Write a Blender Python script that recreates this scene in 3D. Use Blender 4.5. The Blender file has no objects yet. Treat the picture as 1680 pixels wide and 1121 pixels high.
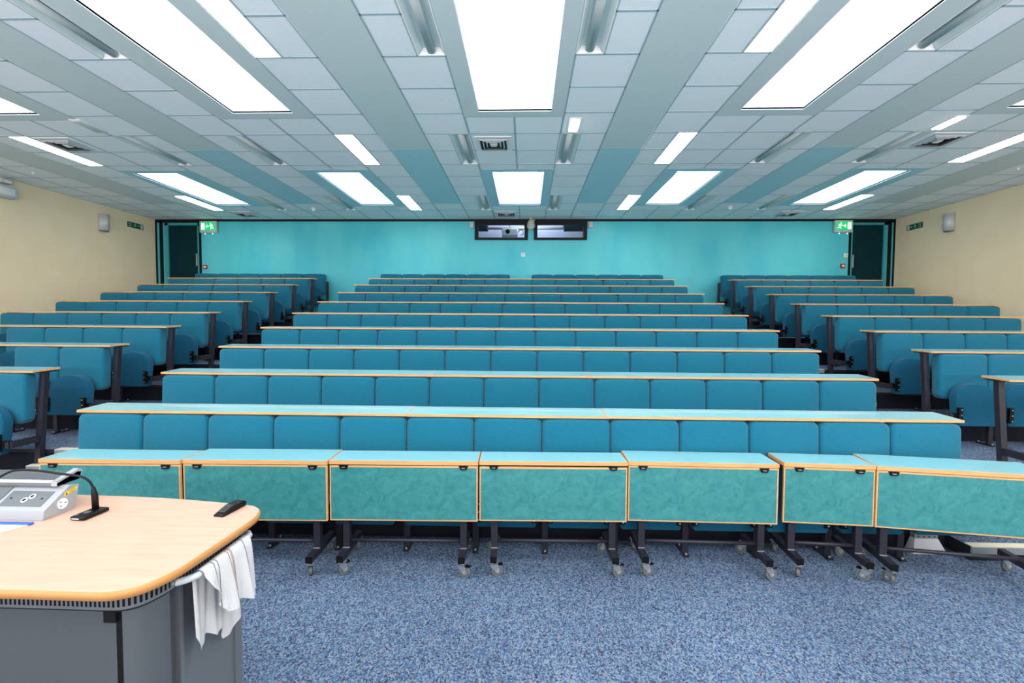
import bpy, bmesh, math, random
from mathutils import Vector, Matrix
random.seed(7)
SC = bpy.context.scene
COL = SC.collection
PI = math.pi

# ------------------------------------------------------------------ materials
def lin(c):
    c = c / 255.0
    return c / 12.92 if c <= 0.04045 else ((c + 0.055) / 1.055) ** 2.4
def rgb(r, g, b): return (lin(r), lin(g), lin(b), 1.0)
MATS = {}
def mat(name, col, rough=0.6, metal=0.0, spec=0.5, emit=None, es=0.0, bump=None, var=None, coat=0.0, sheen=0.0, alpha=None):
    if name in MATS: return MATS[name]
    m = bpy.data.materials.new(name); m.use_nodes = True
    nt = m.node_tree; b = nt.nodes['Principled BSDF']
    b.inputs['Base Color'].default_value = col
    b.inputs['Roughness'].default_value = rough
    b.inputs['Metallic'].default_value = metal
    b.inputs['Specular IOR Level'].default_value = spec
    b.inputs['Coat Weight'].default_value = coat
    b.inputs['Sheen Weight'].default_value = sheen
    if emit:
        b.inputs['Emission Color'].default_value = emit; b.inputs['Emission Strength'].default_value = es
    tc = nt.nodes.new('ShaderNodeTexCoord')
    if var:   # (scale, dark colour, light colour, detail, stretch)
        sc_, c0, c1, det, st = var
        mp = nt.nodes.new('ShaderNodeMapping'); mp.inputs['Scale'].default_value = st
        n = nt.nodes.new('ShaderNodeTexNoise'); n.inputs['Scale'].default_value = sc_; n.inputs['Detail'].default_value = det
        if det > 11: n.inputs['Roughness'].default_value = .78; n.inputs['Distortion'].default_value = 1.2
        r = nt.nodes.new('ShaderNodeValToRGB'); r.color_ramp.elements[0].position = .32; r.color_ramp.elements[1].position = .68
        r.color_ramp.elements[0].color = c0; r.color_ramp.elements[1].color = c1
        nt.links.new(tc.outputs['Object'], mp.inputs['Vector']); nt.links.new(mp.outputs['Vector'], n.inputs['Vector'])
        nt.links.new(n.outputs['Fac'], r.inputs['Fac']); nt.links.new(r.outputs['Color'], b.inputs['Base Color'])
    if bump:  # (scale, strength)
        n2 = nt.nodes.new('ShaderNodeTexNoise'); n2.inputs['Scale'].default_value = bump[0]; n2.inputs['Detail'].default_value = 3
        bp = nt.nodes.new('ShaderNodeBump'); bp.inputs['Strength'].default_value = bump[1]; bp.inputs['Distance'].default_value = .004
        nt.links.new(tc.outputs['Object'], n2.inputs['Vector']); nt.links.new(n2.outputs['Fac'], bp.inputs['Height'])
        nt.links.new(bp.outputs['Normal'], b.inputs['Normal'])
    MATS[name] = m
    return m

def carpet_material():
    m = bpy.data.materials.new('carpet'); m.use_nodes = True; nt = m.node_tree; b = nt.nodes['Principled BSDF']
    b.inputs['Roughness'].default_value = 1.0; b.inputs['Specular IOR Level'].default_value = 0.1
    tc = nt.nodes.new('ShaderNodeTexCoord')
    v = nt.nodes.new('ShaderNodeTexVoronoi'); v.inputs['Scale'].default_value = 150
    mp = nt.nodes.new('ShaderNodeMapping'); mp.inputs['Scale'].default_value = (1, .75, 1)
    sep = nt.nodes.new('ShaderNodeSeparateColor')
    r = nt.nodes.new('ShaderNodeValToRGB'); r.color_ramp.interpolation = 'CONSTANT'
    cols = [(0, (62, 66, 92)), (.12, (88, 100, 130)), (.3, (116, 138, 164)), (.5, (80, 114, 152)), (.64, (138, 160, 180)), (.78, (92, 112, 138)), (.9, (150, 152, 164))]
    el = r.color_ramp.elements
    el[0].position = 0; el[0].color = rgb(*cols[0][1]); el[1].position = cols[1][0]; el[1].color = rgb(*cols[1][1])
    for p, c in cols[2:]:
        e = el.new(p); e.color = rgb(*c)
    n = nt.nodes.new('ShaderNodeTexNoise'); n.inputs['Scale'].default_value = 1.3; n.inputs['Detail'].default_value = 4
    mx = nt.nodes.new('ShaderNodeMix'); mx.data_type = 'RGBA'; mx.blend_type = 'MULTIPLY'; mx.inputs['Factor'].default_value = .45
    bp = nt.nodes.new('ShaderNodeBump'); bp.inputs['Strength'].default_value = .5; bp.inputs['Distance'].default_value = .004
    L = nt.links.new
    L(tc.outputs['Object'], mp.inputs['Vector']); L(mp.outputs['Vector'], v.inputs['Vector']); L(v.outputs['Color'], sep.inputs['Color'])
    L(sep.outputs[0], r.inputs['Fac']); L(tc.outputs['Object'], n.inputs['Vector'])
    L(r.outputs['Color'], mx.inputs['A']); L(n.outputs['Fac'], mx.inputs['B']); L(mx.outputs['Result'], b.inputs['Base Color'])
    L(v.outputs['Distance'], bp.inputs['Height']); L(bp.outputs['Normal'], b.inputs['Normal'])
    return m
def noisy(name, c0, c1, scale, rough, **k): return mat(name, c0, rough, var=(scale, c0, c1, 6, (1, 1, 1)), **k)

M_CARPET = carpet_material()
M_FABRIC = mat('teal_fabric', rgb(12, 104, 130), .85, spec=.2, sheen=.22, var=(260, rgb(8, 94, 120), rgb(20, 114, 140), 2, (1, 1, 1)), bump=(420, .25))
M_FABRIC_SHADE = mat('teal_fabric_pan_shade', rgb(4, 84, 112), .85, spec=.2, sheen=.1, var=(260, rgb(2, 76, 106), rgb(8, 92, 120), 2, (1, 1, 1)), bump=(420, .25))  # seat fabric darkened so the pans carry their shade in the colour
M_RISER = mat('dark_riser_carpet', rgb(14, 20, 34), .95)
M_SILV = mat('console_silver', rgb(160, 162, 168), .4, metal=.1)
M_COLUMN = mat('column_grey', rgb(88, 92, 96), .42, metal=.1)
M_LINO = mat('teal_laminate', rgb(50, 132, 132), .45, coat=.05, var=(14, rgb(32, 114, 118), rgb(72, 150, 148), 15, (1, 1, 1)))
M_LINO_TOP = mat('desktop_laminate', rgb(140, 200, 210), .3, coat=.6, var=(30, rgb(130, 194, 204), rgb(146, 206, 214), 12, (1, 1, 1)))
M_EDGE = mat('beech_edge', rgb(226, 166, 104), .45, var=(9, rgb(214, 150, 88), rgb(236, 180, 120), 4, (.6, 6, 30)))
M_STEEL = mat('charcoal_steel', rgb(40, 40, 50), .42, metal=.1, spec=.5)
M_BLACK = mat('black_plastic', rgb(10, 10, 12), .5, spec=.25)
M_BOLT = mat('bright_bolt', rgb(220, 220, 220), .3, metal=.6)
M_ZINC = mat('zinc', rgb(190, 195, 195), .32, metal=.75)
M_RUBBER = mat('grey_rubber', rgb(110, 114, 110), .6)
M_WALLC = mat('cream_wall', rgb(216, 205, 176), .85, bump=(60, .15), var=(2.2, rgb(248, 226, 190), rgb(251, 232, 199), 5, (1, 1, 1)))
M_TEAL = mat('teal_wall', rgb(70, 186, 198), .5, var=(1.1, rgb(66, 192, 208), rgb(92, 204, 214), 3, (1.5, 1, .6)))
M_TEALF = mat('teal_frame', rgb(58, 160, 170), .45)
M_DOOR = mat('dark_teal_door', rgb(0, 46, 54), .7, spec=.15)
M_TILE = mat('ceiling_tile', rgb(236, 240, 246), .9, bump=(300, .2), var=(90, rgb(232, 238, 244), rgb(242, 247, 252), 4, (1, 1, 1)))
M_GRID = mat('ceiling_grid', rgb(165, 185, 194), .5)
M_BEAMF = mat('ceiling_panel_pale', rgb(204, 216, 218), .55, spec=.4)
M_BEAM_BOUNCE = mat('ceiling_panel_painted_bounce', rgb(172, 214, 226), .5, spec=.4)  # reflection of the teal back wall put into the base colour
M_WHITE = mat('white_paint', rgb(236, 238, 240), .5)
M_SHAFT = mat('white_shaft', rgb(246, 248, 250), .6)
M_SKY = mat('sky_glazing', rgb(240, 246, 255), .3, emit=(.86, .93, 1.0, 1), es=9)
M_TUBE = mat('lit_diffuser', rgb(255, 250, 240), .4, emit=(1.0, .93, .82, 1), es=11)
M_REFL = mat('light_reflector', rgb(214, 226, 226), .35)
M_PERF = mat('perforated_grey', rgb(196, 204, 204), .5, var=(500, rgb(176, 184, 186), rgb(212, 216, 216), 1, (1, 1, 1)))
M_CREAM = mat('cream_nosing', rgb(216, 208, 184), .5)
M_ALU = mat('aluminium', rgb(160, 165, 168), .4, metal=.5)
M_GREY = mat('silver_plastic', rgb(196, 200, 206), .4)
M_GREYM = mat('speaker_silver', rgb(200, 202, 208), .4, metal=.1)
M_DGREY = mat('dark_grey_laminate', rgb(78, 82, 86), .5, bump=(500, .1))
M_MGREY = mat('mid_grey_metal', rgb(112, 116, 120), .42, metal=.2)
M_BEECH = mat('beech_top', rgb(206, 162, 138), .42, spec=.35, var=(5, rgb(202, 158, 134), rgb(210, 168, 146), 6, (1, 9, 1)))
M_GREEN = mat('exit_green', rgb(0, 150, 84), .4, emit=rgb(0, 190, 90), es=1.1)
M_GREENW = mat('exit_white', rgb(240, 255, 245), .4, emit=rgb(225, 255, 235), es=1.6)
M_SIGNG = mat('sign_green', rgb(0, 84, 68), .5)
M_SIGNW = mat('sign_white', rgb(206, 216, 196), .5)
M_RED = mat('alarm_red', rgb(176, 24, 34), .4)
M_YEL = mat('yellow_label', rgb(250, 214, 20), .5)
M_BLUE = mat('blue_plastic', rgb(40, 92, 214), .35)
M_PAPER = mat('white_paper', rgb(238, 240, 244), .5)
M_PLATE = mat('control_plate', rgb(98, 102, 106), .5)
M_LED = mat('led_orange', rgb(255, 170, 30), .4, emit=rgb(255, 160, 20), es=1.0)
M_BOOTH = mat('booth_white', rgb(196, 204, 224), .8)
M_DEEP = mat('dark_void', rgb(20, 26, 36), .8)
M_CLOTH = mat('white_cotton', rgb(204, 203, 202), .95, bump=(260, .6), sheen=.2)
def glass_mat():
    m = bpy.data.materials.new('booth_glass'); m.use_nodes = True; b = m.node_tree.nodes['Principled BSDF']
    b.inputs['Base Color'].default_value = (.9, .95, 1, 1); b.inputs['Roughness'].default_value = .03
    b.inputs['Transmission Weight'].default_value = 1; b.inputs['IOR'].default_value = 1.05
    return m
M_GLASS = glass_mat()

# ------------------------------------------------------------------ mesh builder
class G:
    def __init__(s): s.v = []; s.f = []; s.m = []; s.sm = []; s.mats = []
    def mi(s, m):
        if m not in s.mats: s.mats.append(m)
        return s.mats.index(m)
    def add(s, vs, fs, m, smooth=False):
        b = len(s.v); s.v += [tuple(v) for v in vs]; k = s.mi(m)
        for f in fs: s.f.append(tuple(b + i for i in f)); s.m.append(k); s.sm.append(smooth)
    def box(s, x0, x1, y0, y1, z0, z1, m, top=None, T=None):
        vs = [Vector(p) for p in ((x0,y0,z0),(x1,y0,z0),(x1,y1,z0),(x0,y1,z0),(x0,y0,z1),(x1,y0,z1),(x1,y1,z1),(x0,y1,z1))]
        if T: vs = [T @ v for v in vs]
        s.add(vs, [(3,2,1,0),(0,1,5,4),(1,2,6,5),(2,3,7,6),(3,0,4,7)], m); s.add(vs, [(4,5,6,7)], top or m)
    def rbox(s, x0, x1, y0, y1, z0, z1, r, m, seg=2, T=None):
        bm = bmesh.new(); bmesh.ops.create_cube(bm, size=1)
        for v in bm.verts: v.co = Vector(((x0+x1)/2+v.co.x*(x1-x0), (y0+y1)/2+v.co.y*(y1-y0), (z0+z1)/2+v.co.z*(z1-z0)))
        bmesh.ops.bevel(bm, geom=bm.edges[:], offset=r, segments=seg, profile=.5, affect='EDGES')
        bm.verts.index_update()
        vs = [(T @ v.co) if T else v.co.copy() for v in bm.verts]
        s.add(vs, [[v.index for v in f.verts] for f in bm.faces], m, True); bm.free()
    def prism(s, poly, h0, h1, m, axis='z', side=None, T=None, smooth=False):
        n = len(poly)
        def P(a, b, h): return Vector((a, b, h)) if axis == 'z' else (Vector((h, a, b)) if axis == 'x' else Vector((a, h, b)))
        vs = [P(a, b, h0) for a, b in poly] + [P(a, b, h1) for a, b in poly]
        if T: vs = [T @ v for v in vs]
        s.add(vs, [tuple(range(n))[::-1], tuple(range(n, 2*n))], m)
        s.add(vs, [(i, (i+1) % n, n+(i+1) % n, n+i) for i in range(n)], side or m, smooth)
    def tube(s, pts, r, m, n=10, cap=True, radii=None):
        pts = [Vector(p) for p in pts]; vs = []; fs = []; up = None
        for i, p in enumerate(pts):
            t = (pts[min(i+1, len(pts)-1)] - pts[max(i-1, 0)]).normalized()
            if up is None: up = Vector((0, 0, 1)) if abs(t.z) < .9 else Vector((1, 0, 0))
            a = t.cross(up).normalized(); b = a.cross(t).normalized(); up = b
            rr = radii[i] if radii else r
            for k in range(n):
                w = 2*PI*k/n; vs.append(p + a*rr*math.cos(w) + b*rr*math.sin(w))
        for i in range(len(pts)-1):
            for k in range(n): fs.append((i*n+k, i*n+(k+1) % n, (i+1)*n+(k+1) % n, (i+1)*n+k))
        s.add(vs, fs, m, True)
        if cap:
            b = len(vs); s.add([vs[i] for i in range(n)][::-1], [tuple(range(n))], m); s.add(vs[-n:], [tuple(range(n))], m)
    def bar(s, p0, p1, w, h, m, up=(0, 0, 1)):   # square section bar
        p0, p1 = Vector(p0), Vector(p1); t = (p1-p0).normalized(); a = t.cross(Vector(up)).normalized(); b = a.cross(t)
        vs = [p + a*sx*w/2 + b*sz*h/2 for p in (p0, p1) for sx, sz in ((-1,-1),(1,-1),(1,1),(-1,1))]
        s.add(vs, [(0,1,2,3),(7,6,5,4),(0,4,5,1),(1,5,6,2),(2,6,7,3),(3,7,4,0)], m)
    def cyl(s, p0, p1, r, m, n=16): s.tube([p0, p1], r, m, n)
    def ball(s, c, r, m, sc=(1, 1, 1), seg=12, zmin=None):
        vs = []; fs = []
        for i in range(seg//2+1):
            th = PI*i/(seg//2)
            for k in range(seg):
                ph = 2*PI*k/seg; vs.append((c[0]+r*sc[0]*math.sin(th)*math.cos(ph), c[1]+r*sc[1]*math.sin(th)*math.sin(ph), c[2]+r*sc[2]*math.cos(th)))
        for i in range(seg//2):
            for k in range(seg): fs.append((i*seg+k, (i+1)*seg+k, (i+1)*seg+(k+1) % seg, i*seg+(k+1) % seg))
        s.add(vs, fs, m, True)
    def obj(s, name, parent=None, loc=None, smooth_angle=None):
        me = bpy.data.meshes.new(name); me.from_pydata(s.v, [], s.f)
        for m in s.mats: me.materials.append(m)
        me.polygons.foreach_set('material_index', s.m); me.polygons.foreach_set('use_smooth', s.sm); me.update()
        bm = bmesh.new(); bm.from_mesh(me); bmesh.ops.remove_doubles(bm, verts=bm.verts, dist=1e-5)
        bmesh.ops.recalc_face_normals(bm, faces=bm.faces); bm.to_mesh(me); bm.free()
        o = bpy.data.objects.new(name, me); COL.objects.link(o)
        if parent: o.parent = parent
        if loc: o.location = loc
        return o
def thing(name, label, cat, loc=(0, 0, 0), rz=0, group=None):
    o = bpy.data.objects.new(name, None); COL.objects.link(o); o.location = loc; o.rotation_euler = (0, 0, rz); o.empty_display_size = .1
    return tag(o, label, cat, group)
def tag(o, label, cat, group=None):
    o['label'] = label; o['category'] = cat
    if group: o['group'] = group
    return o
def struct(o): o['kind'] = 'structure'; return o
def tree_copy(o, parent=None):
    c = o.copy(); COL.objects.link(c)
    if parent: c.parent = parent
    for ch in KIDS.get(o.name, []): tree_copy(ch, c)
    return c
KIDS = {}
def index_kids(o):
    for x in bpy.data.objects:
        if x.parent: KIDS.setdefault(x.parent.name, [])
    def rec(p):
        KIDS[p.name] = [x for x in bpy.data.objects if x.parent == p]
        for k in KIDS[p.name]: rec(k)
    rec(o)
ORD = ['', 'first', 'second', 'third', 'fourth', 'fifth', 'sixth', 'seventh', 'eighth', 'ninth', 'tenth', 'eleventh', 'twelfth', 'thirteenth']
def rowname(r): return 'front row' if r == 1 else ('back row' if r == 10 else ORD[r] + ' row')

# ------------------------------------------------------------------ dimensions
H = 1.707; ZC = H + 2.491
S1, DY, DZ = 3.495, .8428, .2069
YB = 11.40; XL, XR = -9.19, 8.72; YF = -1.8
def SY(r): return S1 + DY*(r-1)
def FZ(r): return DZ*(r-1)
def EY(r): return SY(r-1) + .12      # front edge of the platform of row r

# ------------------------------------------------------------------ camera
F, yaw, pitch, roll = 765.0, .02934, -.04113, .00601
cy, sy_, cp, sp = math.cos(yaw), math.sin(yaw), math.cos(pitch), math.sin(pitch)
f = Vector((-sy_*cp, cy*cp, sp)); r0 = Vector((cy, sy_, 0)); u0 = r0.cross(f)
R_ = math.cos(roll)*r0 + math.sin(roll)*u0; U_ = -math.sin(roll)*r0 + math.cos(roll)*u0
cam = bpy.data.cameras.new('camera'); co = bpy.data.objects.new('camera', cam); COL.objects.link(co)
cam.sensor_width = 36; cam.lens = F/1680*36; cam.clip_start = .05
co.matrix_world = Matrix(((R_.x, U_.x, -f.x, 0), (R_.y, U_.y, -f.y, 0), (R_.z, U_.z, -f.z, H), (0, 0, 0, 1)))
SC.camera = co
def project(p):
    d = Vector(p) - Vector((0, 0, H)); z = d.dot(f)
    return (840 + F*d.dot(R_)/z, 560.5 - F*d.dot(U_)/z) if z > .1 else (-9999, 0)

# ------------------------------------------------------------------ floor, platforms, aisle steps
g = G(); g.add([(XL, YF, 0), (XR, YF, 0), (XR, YB, 0), (XL, YB, 0)], [(0, 1, 2, 3)], M_CARPET); struct(g.obj('floor'))
for r in range(2, 11):
    g = G(); y1 = EY(r+1) if r < 10 else YB
    z0 = FZ(r-1) if r > 2 else .002
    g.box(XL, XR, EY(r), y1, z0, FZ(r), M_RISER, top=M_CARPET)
    g.box(XL, XR, EY(r)-.006, EY(r), FZ(r)-.03, FZ(r)+.002, M_STEEL)
    struct(g.obj('floor'))
AISLES = [(-4.66, -3.52, 'left'), (3.32, 4.395, 'right')]
for a0, a1, nm in AISLES:
    for r in range(2, 11):
        wide = .0
        g0 = thing('aisle_step', 'carpeted half step with cream nosing, %s aisle, climbing to the %s' % (nm, rowname(r)), 'step', (0, 0, 0))
        zt = FZ(r-1) + DZ/2; y0 = EY(r) - .2
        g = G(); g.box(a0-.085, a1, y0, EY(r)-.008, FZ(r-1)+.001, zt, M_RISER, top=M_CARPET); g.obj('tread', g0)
        g = G(); g.box(a0-.085, a1, y0-.012, y0+.05, zt, zt+.006, M_CREAM); g.box(a0-.085, a1, y0-.016, y0-.001, zt-.05, zt, M_ALU); g.obj('nosing', g0)
        g = G(); g.box(a0, a1+wide, EY(r)-.022, EY(r)+.05, FZ(r)+.002, FZ(r)+.008, M_CREAM); g.box(a0, a1+wide, EY(r)-.022, EY(r)-.007, FZ(r)-.045, FZ(r)+.002, M_ALU); g.obj('edge_nosing', g0)

# ------------------------------------------------------------------ walls
g = G(); g.box(XL-.15, XL, YF, YB+.1, 0, ZC+.02, M_WALLC); struct(g.obj('wall_left'))
g = G(); g.box(XR, XR+.15, YF, YB+.1, 0, ZC+.02, M_WALLC); struct(g.obj('wall_right'))
# back wall with openings for the two doors and the two booth windows
DL = (-8.93, -8.13, 4.09); DR = (7.735, 8.52, 4.10)
WIN = [(-1.225, .005, 3.73, 4.13), (.21, 1.43, 3.73, 4.13)]
def wall_with_holes(x0, x1, z0, z1, holes, y0, y1, m):
    xs = sorted({x0, x1, *[h[0] for h in holes], *[h[1] for h in holes]}); zs = sorted({z0, z1, *[h[2] for h in holes], *[h[3] for h in holes]})
    g = G()
    for i in range(len(xs)-1):
        for j in range(len(zs)-1):
            cx, cz = (xs[i]+xs[i+1])/2, (zs[j]+zs[j+1])/2
            if any(h[0] < cx < h[1] and h[2] < cz < h[3] for h in holes): continue
            g.box(xs[i], xs[i+1], y0, y1, zs[j], zs[j+1], m)
    return g
holes = [(DL[0], DL[1], 1.862, DL[2]), (DR[0], DR[1], 1.862, DR[2])] + WIN
struct(wall_with_holes(XL, XR, 0, ZC+.02, holes, YB, YB+.1, M_TEAL).obj('wall_back'))
# black trims
def trim(n, *boxes):
    g = G()
    for b in boxes: g.box(*b, M_BLACK)
    return struct(g.obj('trim_%d' % n))
trim(1, (XL, XR, YB-.02, YB, 4.150, ZC))
trim(2, (XL, XL+.035, YB-.02, YB, 1.862, 4.15), (XL+.105, XL+.185, YB-.02, YB, 1.862, 4.15))
trim(3, (-8.085, -8.04, YB-.02, YB, 1.862, 4.15))
trim(4, (XR-.035, XR, YB-.02, YB, 1.862, 4.15), (XR-.165, XR-.085, YB-.02, YB, 1.862, 4.15))
trim(5, (7.655, 7.70, YB-.02, YB, 1.862, 4.15))
trim(6, (XL, -8.085, YB-.02, YB, 4.118, 4.15), (7.70, XR, YB-.02, YB, 4.118, 4.15))
def door(n, x0, x1, zt, hinge_left):
    g = G()
    wl, wr = (.09, .03) if hinge_left else (.03, .09)
    g.box(x0-.03, x0+wl-.03, YB-.015, YB+.07, 1.863, zt+.02, M_TEALF); g.box(x1-wr+.03, x1+.03, YB-.015, YB+.07, 1.863, zt+.02, M_TEALF)
    g.box(x0-.03, x1+.03, YB-.015, YB+.07, zt-.035, zt+.02, M_TEALF)
    fr = struct(g.obj('door_%d' % n))
    g = G(); g.box(x0+wl-.03, x1-wr+.03, YB+.02, YB+.06, 1.87, zt-.035, M_DOOR); leaf = g.obj('door_leaf', fr)
    hx = x1-wr+.01 if hinge_left else x0+wl-.01
    g = G(); g.rbox(hx-.02, hx+.015, YB-.035, YB-.012, 3.05, 3.36, .008, M_ALU); g.box(hx-.01, hx, YB-.014, YB+.02, 3.1, 3.3, M_ALU); g.obj('door_handle', fr)
door(1, DL[0], DL[1], DL[2], True); door(2, DR[0], DR[1], DR[2], False)

# projection booth windows
for n, (x0, x1, z0, z1) in enumerate(WIN):
    g = G(); t = .055; q = .03
    g.box(x0-q, x1+q, YB-.03, YB+.1, z0-q, z0+.03, M_BLACK); g.box(x0-q, x1+q, YB-.03, YB+.1, z1-.055, ZC, M_BLACK)
    g.box(x0-q, x0+t, YB-.03, YB+.1, z0+.03, z1-.055, M_BLACK); g.box(x1-t, x1+q, YB-.03, YB+.1, z0+.03, z1-.055, M_BLACK)
    w = struct(g.obj('window_%d' % (n+1)))
    g = G(); g.box(x0+t, x1-t, YB+.03, YB+.036, z0+.03, z1-.055, M_GLASS); g.obj('pane', w)
g = G()   # booth shell
bx0, bx1, by1 = -2.4, 2.6, 13.2
g.add([(bx0, by1, 3.0), (bx1, by1, 3.0), (bx1, by1, 5.3), (bx0, by1, 5.3)], [(0, 1, 2, 3)], M_BOOTH)
g.add([(bx0, YB+.1, 3.0), (bx0, by1, 3.0), (bx0, by1, 5.3), (bx0, YB+.1, 5.3)], [(0, 1, 2, 3)], M_BOOTH)
g.add([(bx1, YB+.1, 3.0), (bx1, by1, 3.0), (bx1, by1, 5.3), (bx1, YB+.1, 5.3)], [(0, 1, 2, 3)], M_BOOTH)
g.add([(bx0, YB+.1, 4.75), (bx1, YB+.1, 4.75), (bx1, by1, 4.75), (bx0, by1, 4.75)], [(0, 1, 2, 3)], M_BOOTH)
g.add([(bx0, YB+.1, 3.0), (bx1, YB+.1, 3.0), (bx1, by1, 3.0), (bx0, by1, 3.0)], [(0, 1, 2, 3)], M_DEEP)
struct(g.obj('wall_booth'))
g = G()
for zz in (4.22, 4.33): g.cyl((-1.9, 12.6, zz), (2.2, 12.6, zz), .03, M_ALU)
tag(g.obj('ceiling_rail'), 'pair of metal rails running behind the booth windows', 'rail')
for x0, x1, lab in ((-1.62, -1.02, 'dark cabinet high behind the left booth window'), (.92, 2.2, 'wide dark cabinet high behind the right booth window')):
    g = G(); g.prism([(x0, 4.5), (x0+.07, 4.12), (x1, 4.12), (x1, 4.5)], 12.2, 12.5, M_DEEP, axis='y'); g.box(x0+.05, x1-.05, 12.19, 12.2, 4.15, 4.4, M_DOOR)
    tag(g.obj('wall_cabinet'), lab, 'cabinet')
pj = thing('projector', 'white projector on a bracket behind the left booth window', 'projector', (-.42, 11.95, 3.98))
g = G(); g.rbox(-.2, .2, -.15, .15, -.09, .08, .02, M_GREY); g.obj('body', pj)
g = G(); g.cyl((-.05, -.2, 0), (-.05, -.14, 0), .055, M_BLACK, 20); g.cyl((-.05, -.205, 0), (-.05, -.2, 0), .03, M_DEEP, 16); g.obj('lens', pj)
g = G(); g.cyl((0, 0, .08), (0, 0, .75), .02, M_ALU); g.obj('bracket', pj)
g = G(); g.ball((.13, -.155, -.065), .009, mat('led_red', rgb(255, 60, 60), .4, emit=(1, .1, .1, 1), es=3)); g.obj('lamp_indicator', pj)
g = G(); g.tube([(.2, -.05, 0), (.26, -.08, .06), (.33, -.05, .05), (.34, 0, -.03), (.27, 0, -.06)], .01, M_BLACK, 8); g.obj('cable', pj)

# ------------------------------------------------------------------ ceiling
def LX(i): return -.158 + (.606 if i < 0 else .598)*i
def LY(j): return 11.05 - .6*j
BAYS = {-10: (-6.68, -5.92), -5: (-3.53, -2.805), 0: (-.575, .285), 5: (2.475, 3.195), 10: (5.475, 6.2)}
SKY = [(7.82, 9.98, 7.69, 10.09), (3.44, 5.60, 3.29, 5.75)]
bay_cells = {}
LUMS = []
for b in BAYS:
    for side in (-1, 1):
        lit = (b in (-5,) and side == 1) or (b == 5 and side == -1) or (b == -10 and side == -1) or (b == 10 and side == 1)
        for j in (1, 6, 11): LUMS.append((b, side, j, lit))
LW = .262
def lum_rect(b, side, j):
    x = LX(b+side)
    return (x-LW, x) if side < 0 else (x, x+LW)
tiles = G(); grid = G()
GW = .012
def tile(x0, x1, y0, y1):
    if x1-x0 < .03 or y1-y0 < .03: return
    tiles.add([(x0, y0, ZC), (x1, y0, ZC), (x1, y1, ZC), (x0, y1, ZC)], [(3, 2, 1, 0)], M_TILE)
    for a0, a1, b0, b1 in ((x0, x1, y0, y0+GW), (x0, x1, y1-GW, y1), (x0, x0+GW, y0, y1), (x1-GW, x1, y0, y1)):
        grid.box(a0, a1, b0, b1, ZC-.004, ZC+.0, M_GRID)
rows = [(LY(j), LY(j-1)) for j in range(1, 23)] + [(LY(0), YB)]
VENTS = {(-1, 1): 0, (-11, 1): 1, (10, 1): 2, (-1, 8): 3, (-11, 8): 4, (9, 8): 5}
cols = []
xs = [XL] + [LX(i) for i in range(-14, 15)] + [XR]
for a, (x0, x1) in enumerate(zip(xs[:-1], xs[1:])):
    i0 = a - 15  # interval [i0, i0+1]
    lo, hi = (i0, i0+1)
    bay = next((b for b in BAYS if b-1 <= lo and hi <= b+1), None)
    beam = (lo, hi) in ((2, 3), (-3, -2), (7, 8), (-8, -7), (12, 13), (-13, -12))
    for j, (y0, y1) in [(j, (LY(j), LY(j-1))) for j in range(1, 23)] + [(0, (LY(0), YB))]:
        if beam and j > 2: continue
        if bay is not None:
            segs = [(y0, y1)]
            for o0, o1, f0, f1 in SKY:
                new = []
                for s0, s1 in segs:
                    if s1 <= f0 or s0 >= f1: new.append((s0, s1)); continue
                    if s0 < f0: new.append((s0, f0))
                    if s1 > f1: new.append((f1, s1))
                segs = new
            for s0, s1 in segs: tile(x0, x1, s0, s1)
            continue
        # luminaire in this cell?
        cut = [(x0, x1)]
        for b, side, jj, lit in LUMS:
            l0, l1 = lum_rect(b, side, jj)
            if j in (jj+1, jj+2) and x0-.01 <= l0 and l1 <= x1+.01:
                cut = [(x0, l0), (l1, x1)]
        for c0, c1 in cut: tile(c0, c1, y0, y1)
# unite split-tile pairs visually is not needed; roof slab above keeps the light in
ceil = struct(tiles.obj('ceiling')); gr = grid.obj('ceiling_grid', ceil); gr['kind'] = 'structure'
n = 20
for lo in (2, -3, 7, -8, 12, -13):
    g = G(); x0, x1 = LX(lo), LX(lo+1)
    g.box(x0+.004, x1-.004, YF-.2, 6.78, ZC-.004, ZC+.02, M_BEAMF); g.box(x0+.004, x1-.004, 6.79, LY(2)-.002, ZC-.004, ZC+.02, M_BEAM_BOUNCE if abs(lo) < 11 else M_BEAMF)
    struct(g.obj('trim_%d' % n)); n += 1
g = G()   # roof slab above the lay-in ceiling, pierced by the skylight shafts
HZ = ZC + .62
BH = [(b[0]-.03, b[1]+.03) for b in BAYS.values()]; SH = [(s_[0]-.03, s_[1]+.03) for s_ in SKY]
xsr = sorted({XL-.2, XR+.2, *[v for b in BH for v in b]}); ysr = sorted({YF-.2, YB+.2, *[v for s_ in SH for v in s_]})
for i in range(len(xsr)-1):
    for j in range(len(ysr)-1):
        mx_, my_ = (xsr[i]+xsr[i+1])/2, (ysr[j]+ysr[j+1])/2
        if any(b[0] < mx_ < b[1] for b in BH) and any(s_[0] < my_ < s_[1] for s_ in SH): continue
        g.box(xsr[i], xsr[i+1], ysr[j], ysr[j+1], ZC+.13, ZC+.18, M_WHITE)
struct(g.obj('ceiling_slab'))
BN = {-10: 'far left', -5: 'left', 0: 'middle', 5: 'right', 10: 'far right'}
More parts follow.
